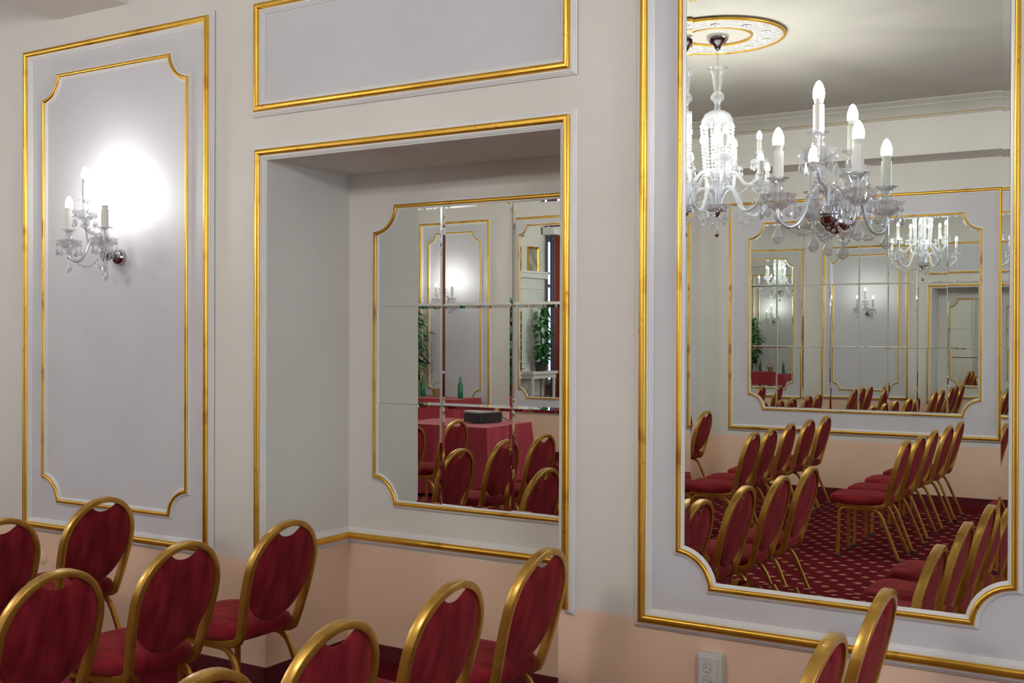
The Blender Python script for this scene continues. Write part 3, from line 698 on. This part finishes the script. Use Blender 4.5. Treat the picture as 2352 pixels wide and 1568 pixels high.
def make_chandelier(x, y, label):
    t = thing('crystal_chandelier', (x, y, CZ), label, 'chandelier', 'crystal chandeliers')
    z = lambda v: v - CZ
    rib = MB().lathe([(.082, z(4.095)), (.086, z(4.085)), (.080, z(4.06)), (.060, z(4.03)), (.035, z(4.015)), (.024, z(3.99)), (.012, z(3.975)), (.001, z(3.973))], 32, wav=[.02, .02, .03, .03, .02, 0, 0, 0, 16])
    rib.build('canopy', M['chrome'], t, 50)
    ch = MB()
    for i in range(5):
        zz = z(3.955) - i * .029; pts = [((.008 * math.cos(a) if i % 2 else 0), (0 if i % 2 else .008 * math.cos(a)), zz + .018 * math.sin(a)) for a in [2 * math.pi * k / 10 for k in range(11)]]
        ch.tube(pts, .0022, 6, cap=False)
    ch.build('chain', M['silver'], t)
    st = MB()
    st.lathe([(.026, z(3.655)), (.032, z(3.68)), (.039, z(3.73)), (.045, z(3.78)), (.058, z(3.812)), (.085, z(3.830)), (.083, z(3.834)), (.055, z(3.818)), (.040, z(3.78))], 24, wav=[0, 0, 0, 0, .02, .05, .05, 0, 0, 12], cap=False)
    st.lathe([(.014, z(3.655)), (.032, z(3.645)), (.054, z(3.615)), (.050, z(3.585)), (.026, z(3.565)), (.022, z(3.545)), (.026, z(3.52)), (.022, z(3.50))], 24, cap=False)
    st.lathe([(.014, z(3.45)), (.016, z(3.40)), (.030, z(3.34)), (.050, z(3.29)), (.045, z(3.24)), (.020, z(3.20)), (.040, z(3.16)), (.060, z(3.12)), (.020, z(3.09)), (.018, z(3.06)), (.060, z(3.04)), (.078, z(2.99)), (.070, z(2.94)), (.030, z(2.90)), (.018, z(2.86)), (.03, z(2.82)), (.034, z(2.76))], 20, cap=False)
    st.build('glass_stem', M['glass'], t)
    MB().tube([(0, 0, z(3.83)), (0, 0, z(2.72))], .006, 8).build('rod', M['silver'], t)
    MB().lathe([(.022, z(3.50)), (.060, z(3.495)), (.100, z(3.47)), (.122, z(3.43)), (.130, z(3.385)), (.126, z(3.385)), (.095, z(3.465)), (.03, z(3.488))], 28, cap=False).build('glass_dome', M['glass'], t)
    MB().lathe([(.001, z(2.66)), (.012, z(2.67)), (.03, z(2.70)), (.075, z(2.715)), (.080, z(2.735)), (.055, z(2.76)), (.001, z(2.765))], 24).build('arm_hub', M['chrome'], t, 40)
    bobeche(MB(), (0, 0, z(2.70)), .125, .055).build('hub_bowl', M['glass'], t)
    for q in range(12):      # bead strands from the dome to the body
        a = 2 * math.pi * q / 12; r0, r1 = .128, .100
        mb = MB(); L = .40 if q % 2 == 0 else .37; n = 15
        for i in range(n):
            tt = i / (n - 1); rr = r0 + (r1 - r0) * tt; mb.bead((rr * math.cos(a), rr * math.sin(a), z(3.375) - L * tt), .0128, 6)
        mb.build('bead_strand', M['crystal'], t)
    for q in range(8):
        a = 2 * math.pi * (q + .5) / 8
        d = shared('bigdrop', lambda: MB().bead((0, 0, 0), .011, 6).bead((0, 0, -.022), .010, 6).drop((0, 0, -.032), .095, .022, 8, .6), 'crystal_drop', 'crystal'); d.parent = t
        d.location = (.118 * math.cos(a), .118 * math.sin(a), z(3.365)); d.rotation_euler = (0, 0, a)
    tips = []
    def world_dir(th):       # angles read in the mirrored view, turned back into the room
        a, b = math.cos(th), math.sin(th); return Vector((a * .853 - b * .521, -(a * .521 + b * .853), 0))
    for tier, (r, zb, off, ph) in enumerate(((.45, 2.845, -54, 0), (.325, 3.055, -90, 0))):
        for q in range(5):
            d = world_dir(math.radians(off + 72 * q)); P = lambda rr, zz: d * rr + Vector((0, 0, z(zz)))
            if tier == 0: pth = smooth_path([P(.035, 2.74), P(.05, 2.83), P(.10, 2.885), (P(.16, 2.87)), P(.205, 2.79), P(.25, 2.715), P(.32, 2.69), P(.40, 2.72), P(.443, 2.79), P(r, zb)])
            else: pth = smooth_path([P(.03, 2.76), P(.04, 2.90), P(.08, 2.99), P(.13, 3.01), P(.175, 2.97), P(.215, 2.92), P(.27, 2.915), P(.31, 2.96), P(r, zb)])
            tip = P(r, zb); light_arm(t, pth, tuple(tip), drops=6, arm_r=.0145, candle_h=.085, bowl=(.064, .045))
            tips.append(tip)
    for q in range(5):
        a = tips[q]; b = tips[(q + 1) % 5]; mid = (a + b) * .28; mid.z = z(2.72)
        swag(t, a - Vector((0, 0, .02)), mid, .10, 14, .0095, drop=.05); swag(t, mid, b - Vector((0, 0, .02)), .10, 14, .0095)
        u = tips[5 + q]; swag(t, u - Vector((0, 0, .02)), (a * .45) + Vector((0, 0, z(2.88) * .55 )), .03, 12, .0065)
        dd = a.normalized(); dd.z = 0
        d = MB().bead((0, 0, 0), .010, 6).drop((0, 0, -.010), .085, .020, 8, .6).build('crystal_drop', M['crystal'], t); d.location = (a.x, a.y, z(2.80))
        e = MB().bead((0, 0, 0), .010, 6).drop((0, 0, -.010), .085, .020, 8, .6).build('crystal_drop', M['crystal'], t); e.location = (a.x * .55, a.y * .55, z(2.69))
        swag(t, (a.x * .2, a.y * .2, z(2.70)), (b.x * .2, b.y * .2, z(2.70)), .06, 9, .008)
    for q in range(14):
        a = 2 * math.pi * q / 14; rr = .115 if q % 2 else .06
        d = shared('smalldrop', lambda: MB().bead((0, 0, 0), .008, 6).drop((0, 0, -.008), .05, .013, 8, .6), 'crystal_drop', 'crystal'); d.parent = t; d.location = (rr * math.cos(a), rr * math.sin(a), z(2.705 if q % 2 else 2.66)); d.rotation_euler = (0, 0, a)
    MB().tube([(0, 0, z(2.67)), (0, 0, z(2.57))], .004, 6).drop((0, 0, z(2.575)), .07, .02, 8, .9).build('finial', M['silver'], t)
    return t
CH = [(-3.18, -.215), (-8.0, -.2), (1.62, -.2)]  # the last is an added chandelier, out of view, brightening the near end
make_chandelier(*CH[0], 'large crystal chandelier with lit candle bulbs at upper left of the tall mirror')
make_chandelier(*CH[1], 'smaller-looking far crystal chandelier at the left of the wide paned mirror')
make_chandelier(*CH[2], 'third crystal chandelier, added unseen behind the photographer as fill light')
for i, (x, y) in enumerate(CH):
    r = thing('ceiling_rose', (x, y, CZ), ['round plaster ceiling rose with gold rings above the nearer chandelier', 'round plaster ceiling rose with gold rings above the farther chandelier', 'round plaster ceiling rose above the added chandelier behind the photographer'][i], 'ceiling rose', 'ceiling roses')
    MB().lathe([(.50, 0), (.50, -.022), (.47, -.030), (.30, -.030), (.28, -.018), (.27, -.012)], 64, cap=False).build('relief_band', M['plaster'], r, 40)
    MB().lathe([(.27, -.010), (.001, -.012)], 48, cap=False).build('centre_disc', M['ceiling'], r)
    for R_, rr, nm in ((.512, .013, 'gilt_ring'), (.262, .009, 'gilt_ring')):
        MB().tube([(R_ * math.cos(2 * math.pi * k / 64), R_ * math.sin(2 * math.pi * k / 64), -.020) for k in range(65)], rr, 8, cap=False).build(nm, M['gilt'], r, 60)
    for q in range(10):
        a = 2 * math.pi * q / 10; fl = MB()
        for p in range(5): fl.bead((.022 * math.cos(p * 1.257), .022 * math.sin(p * 1.257), 0), .018, 6, .6)
        fl.bead((0, 0, -.006), .014, 6); o = fl.build('rose_flower', M['plaster'], r, 60); o.location = (.385 * math.cos(a), .385 * math.sin(a), -.034)

# ------------------------------------------------------------------ far end of the room: tables, plant, window
def cloth_table(x0, x1, y0, y1, h, label, folds=18):
    t = thing('banquet_table', ((x0 + x1) / 2, (y0 + y1) / 2, 0), label, 'table')
    a, b = (x1 - x0) / 2, (y1 - y0) / 2
    per = []
    N = 40
    for (ax, ay, bx, by) in ((-a, -b, a, -b), (a, -b, a, b), (a, b, -a, b), (-a, b, -a, -b)):
        for k in range(N): per.append((ax + (bx - ax) * k / N, ay + (by - ay) * k / N))
    n = len(per); vs = []; fs = []
    for j in range(9):
        q = j / 8; zz = h - q * (h - .03)
        for k, (px, py) in enumerate(per):
            L = math.hypot(px, py); fo = (.004 + .030 * q) * (1 + math.sin(k * 2 * math.pi / n * folds) * .8 + .4 * math.sin(k * .9))
            corner = (abs(px) / a) ** 8 * (abs(py) / b) ** 8
            fo += corner * .07 * q
            vs.append((px * (1 + fo / L), py * (1 + fo / L), zz if j else h))
    for j in range(8): fs += [(j * n + k, (j + 1) * n + k, (j + 1) * n + (k + 1) % n, j * n + (k + 1) % n) for k in range(n)]
    fs.append(tuple(range(n)))
    MB().box(-a + .01, a - .01, -b + .01, b - .01, h - .03, h - .003).build('tabletop', M['bark'], t)
    for sx in (-1, 1):
        for sy in (-1, 1): MB().tube([(sx * (a - .08), sy * (b - .08), 0), (sx * (a - .08), sy * (b - .08), h - .03)], .018, 8).build('leg', M['silver'], t)
    cl = MB().add(vs, fs).build('tablecloth', M['cloth'], None, 60); cl.location = t.location
    return t, cl
t, cl = cloth_table(-7.40, -6.24, -1.08, -.20, .76, 'table under the red cloth that carries the projector')
tag(cl, 'red cloth with deep folds draped to the floor under the projector', 'tablecloth')
t, cl = cloth_table(-10.5, -8.85, SY + .12, SY + .80, .80, 'long buffet table under a red cloth against the far opposite wall')
tag(cl, 'dark red cloth on the long buffet table with the green bottles', 'tablecloth')
# projector
pj = thing('projector', (-6.64, -.74, .764), 'black and grey projector standing on the red-clothed table', 'projector', rz=math.radians(12))
def rbox(w_, d_, h_, r, z0, mname, name, par):
    pts = []
    for cx, cy_, a0 in ((w_ - r, d_ - r, 0), (-w_ + r, d_ - r, 90), (-w_ + r, -d_ + r, 180), (w_ - r, -d_ + r, 270)):
        for k in range(5): a = math.radians(a0 + 22.5 * k); pts.append((cx + r * math.cos(a), cy_ + r * math.sin(a)))
    n = len(pts); ip = offset_path(pts, .008)
    vs = [(x, y, z0) for x, y in pts] + [(x, y, z0 + h_ - .008) for x, y in pts] + [(x, y, z0 + h_) for x, y in ip]
    fs = [tuple(range(n - 1, -1, -1))] + [(j * n + i, j * n + (i + 1) % n, (j + 1) * n + (i + 1) % n, (j + 1) * n + i) for j in range(2) for i in range(n)] + [tuple(range(2 * n, 3 * n))]
    return MB().add(vs, fs).build(name, M[mname], par, 40)
rbox(.13, .18, .10, .03, .012, 'black', 'case', pj); tag(rbox(.128, .178, .022, .03, .112, 'grey', 'lid', pj), 'light grey top')
MB().tube([(-.135, .06, .06), (-.15, .06, .06)], .032, 18).build('lens', M['grey'], pj, 40)
for a, b in ((-.1, -.15), (.1, -.15), (0, .15)): MB().tube([(a, b, 0), (a, b, .014)], .012, 8).build('foot', M['foot'], pj)
MB().tube(smooth_path([(.0, -.18, .05), (.0, -.26, .055), (.02, -.30, .03), (.06, -.32, .008), (.16, -.30, .006)]), .005, 6).build('cable', M['black'], pj, 60)
# bottles and basket
def bottle(x, y, label):
    b = thing('green_bottle', (x, y, .80), label, 'bottle', 'green bottles on the buffet')
    MB().lathe([(.036, .001), (.038, .02), (.038, .17), (.030, .21), (.014, .25), (.012, .30), (.014, .31)], 20).build('glass_body', M['greenglass'], b, 50)
    MB().lathe([(.015, .30), (.015, .318), (.001, .319)], 14).build('cap', M['silver'], b, 50)
bottle(-9.62, SY + .45, 'green bottle on the red buffet, left of the basket'); bottle(-8.98, SY + .45, 'green bottle on the red buffet, right of the basket')
bk = thing('wicker_basket', (-9.35, SY + .45, .80), 'small brown basket between the two green bottles', 'basket')
MB().lathe([(.05, .001), (.07, .06), (.085, .12), (.08, .12), (.06, .05), (.001, .02)], 20).build('body', M['wicker'], bk, 40)
MB().tube([(.08 * math.cos(a), 0, .12 + .09 * math.sin(a)) for a in [math.pi * k / 12 for k in range(13)]], .005, 6).build('handle', M['wicker'], bk)
# plants
def plant(x, y, z, seed, label, R0, zlo, zhi, n, xmin, ymin):
    pt = thing('potted_ficus', (x, y, z), label, 'plant')
    MB().lathe([(.09, 0), (.12, .15), (.125, .17), (.112, .17), (.105, .14), (.001, .13)], 24).build('pot', M['pot'], pt, 40)
    MB().tube(smooth_path([(0, 0, .12), (.02, .01, .4), (-.02, .02, .8), (.01, 0, zhi - .15)]), .012, 8).build('trunk', M['bark'], pt, 60)
    lf = MB(); rn = random.Random(seed)
    for i in range(n):
        zz = rn.uniform(zlo, zhi); sp = R0 * math.sin(math.pi * (zz - zlo + .08) / (zhi - zlo + .16)) ** .5; a = rn.uniform(0, 6.283); rr = sp * math.sqrt(rn.random())
        c = Vector((rr * math.cos(a), rr * math.sin(a), zz)); d = Vector((math.cos(a), math.sin(a), rn.uniform(-1.6, 0))).normalized(); s = Vector((-math.sin(a), math.cos(a), rn.uniform(-.3, .3))).normalized(); L = rn.uniform(.10, .16); W_ = L * .34; nn = d.cross(s) * .012; e = c + d * L
        if min(c.x, e.x) - W_ + x < xmin or min(c.y, e.y) - W_ + y < ymin: continue
        lf.add([c, c + d * L * .35 + s * W_ + nn, c + d * L, c + d * L * .35 - s * W_ + nn, c + d * L * .5], [(0, 4, 1), (1, 4, 2), (0, 3, 4), (3, 2, 4)])
    tag(lf.build('foliage', M['leaf'], pt), kind='stuff')
plant(-9.93, SY + .46, .80, 11, 'tall leafy green plant in a dark pot at the end of the red buffet', .33, .22, 1.45, 520, WX + .05, SY + .05)
plant(-10.68, .55, 1.0, 5, 'leafy green plant in a dark pot on the white console table', .20, .18, 1.25, 380, WX + .14, -3)
# end wall: window, curtains, pelmet, door, picture
wn = MB(); fw = .06
wn.box(WX - .09, WX - .03, WY0, WY0 + fw, WZ0, WZ1).box(WX - .09, WX - .03, WY1 - fw, WY1, WZ0, WZ1).box(WX - .09, WX - .03, WY0, WY1, WZ0, WZ0 + fw).box(WX - .09, WX - .03, WY0, WY1, WZ1 - fw, WZ1)
wn.box(WX - .085, WX - .035, 1.92, 1.98, WZ0, WZ1).box(WX - .085, WX - .035, WY0, WY1, 2.60, 2.66)
win = struct('window_1', wn, M['white']); MB().box(WX - .065, WX - .060, WY0 + fw, WY1 - fw, WZ0 + fw, WZ1 - fw).build('pane', M['pane'], win)
MB().box(WX - .03, WX + .10, WY0 - .05, WY1 + .05, WZ0 - .04, WZ0).build('sill', M['white'], win)
def curtain(y0, y1, label, x=WX + .16, z0=.06, z1=3.60):
    n = 60; vs = []
    for zz in (z0, (z0 + z1) / 2, z1):
        for k in range(n + 1):
            q = k / n; vs.append((x + .035 * math.sin(q * (y1 - y0) * 42), y0 + (y1 - y0) * q, zz))
    fs = [(j * (n + 1) + k, j * (n + 1) + k + 1, (j + 1) * (n + 1) + k + 1, (j + 1) * (n + 1) + k) for j in range(2) for k in range(n)]
    o = MB().add(vs, fs).build('curtain', M['curtain'], None, 80); sm = o.modifiers.new('thick', 'SOLIDIFY'); sm.thickness = .006
    return tag(o, label, 'curtain', 'striped curtains at the far window')
curtain(1.02, 1.36, 'striped brown and blue curtain left of the bright window gap'); curtain(1.60, 2.15, 'striped brown and blue curtain right of the bright window gap')
tag(MB().box(WX + .05, WX + .30, .92, 2.85, 3.60, 3.80).box(WX + .04, WX + .33, .90, 2.87, 3.80, 3.84).build('pelmet', M['white']), 'white pelmet board above the striped curtains', 'pelmet')
dr = tag(MB().box(WX, WX + .035, -.02, 1.0, 0, 2.75).build('door_1', M['white']), kind='structure')
for (z0, z1) in ((.2, 1.15), (1.3, 2.55)):
    for (y0, y1) in ((.10, .45), (.55, .90)):
        sweep(MB(), lambda u, v, h: (WX + .035 + h, u, v), rect(y0, y1, z0, z1), [(-.012, 0), (-.006, .012), (.006, .012), (.012, 0)]).build('door_panel', M['white'], dr, 30)
MB().tube([(WX + .035, .06, 1.05), (WX + .09, .06, 1.05), (WX + .09, .18, 1.05)], .009, 8).build('handle', M['silver'], dr, 40)
MB().box(WX, WX + .10, -.06, 1.04, 2.75, 2.84).box(WX, WX + .13, -.08, 1.06, 2.84, 2.88).build('door_head', M['white'], dr)
cs = thing('console_table', (WX + .22, .48, 0), 'white console table against the far end wall, below the gold-framed picture', 'table')
MB().box(-.20, .16, -.46, .46, .95, 1.0).box(-.17, .13, -.43, .43, .87, .95).build('tabletop', M['white'], cs)
for sx in (-.15, .10):
    for sy in (-.39, .39): MB().tube([(sx, sy, 0), (sx, sy, .12), (sx, sy, .5), (sx, sy, .87)], [.016, .022, .028, .034], 10).build('leg', M['white'], cs, 40)
pc = thing('picture', (WX, .62, 3.1), 'small picture in a gold frame high on the far end wall', 'picture')
sweep(MB(), lambda u, v, h: (h, u, v), rect(-.2, .2, -.25, .25), [(0, .002), (0, .03), (.02, .035), (.04, .02), (.045, .008)]).build('frame', M['gilt'], pc, 30)
MB().add([(.009, -.17, -.22), (.009, .17, -.22), (.009, .17, .22), (.009, -.17, .22)], [(0, 1, 2, 3)]).build('canvas', simple('painted_canvas', (.33, .31, .25), .7, 0, .5, 5), pc)
bpy.context.view_layer.update()
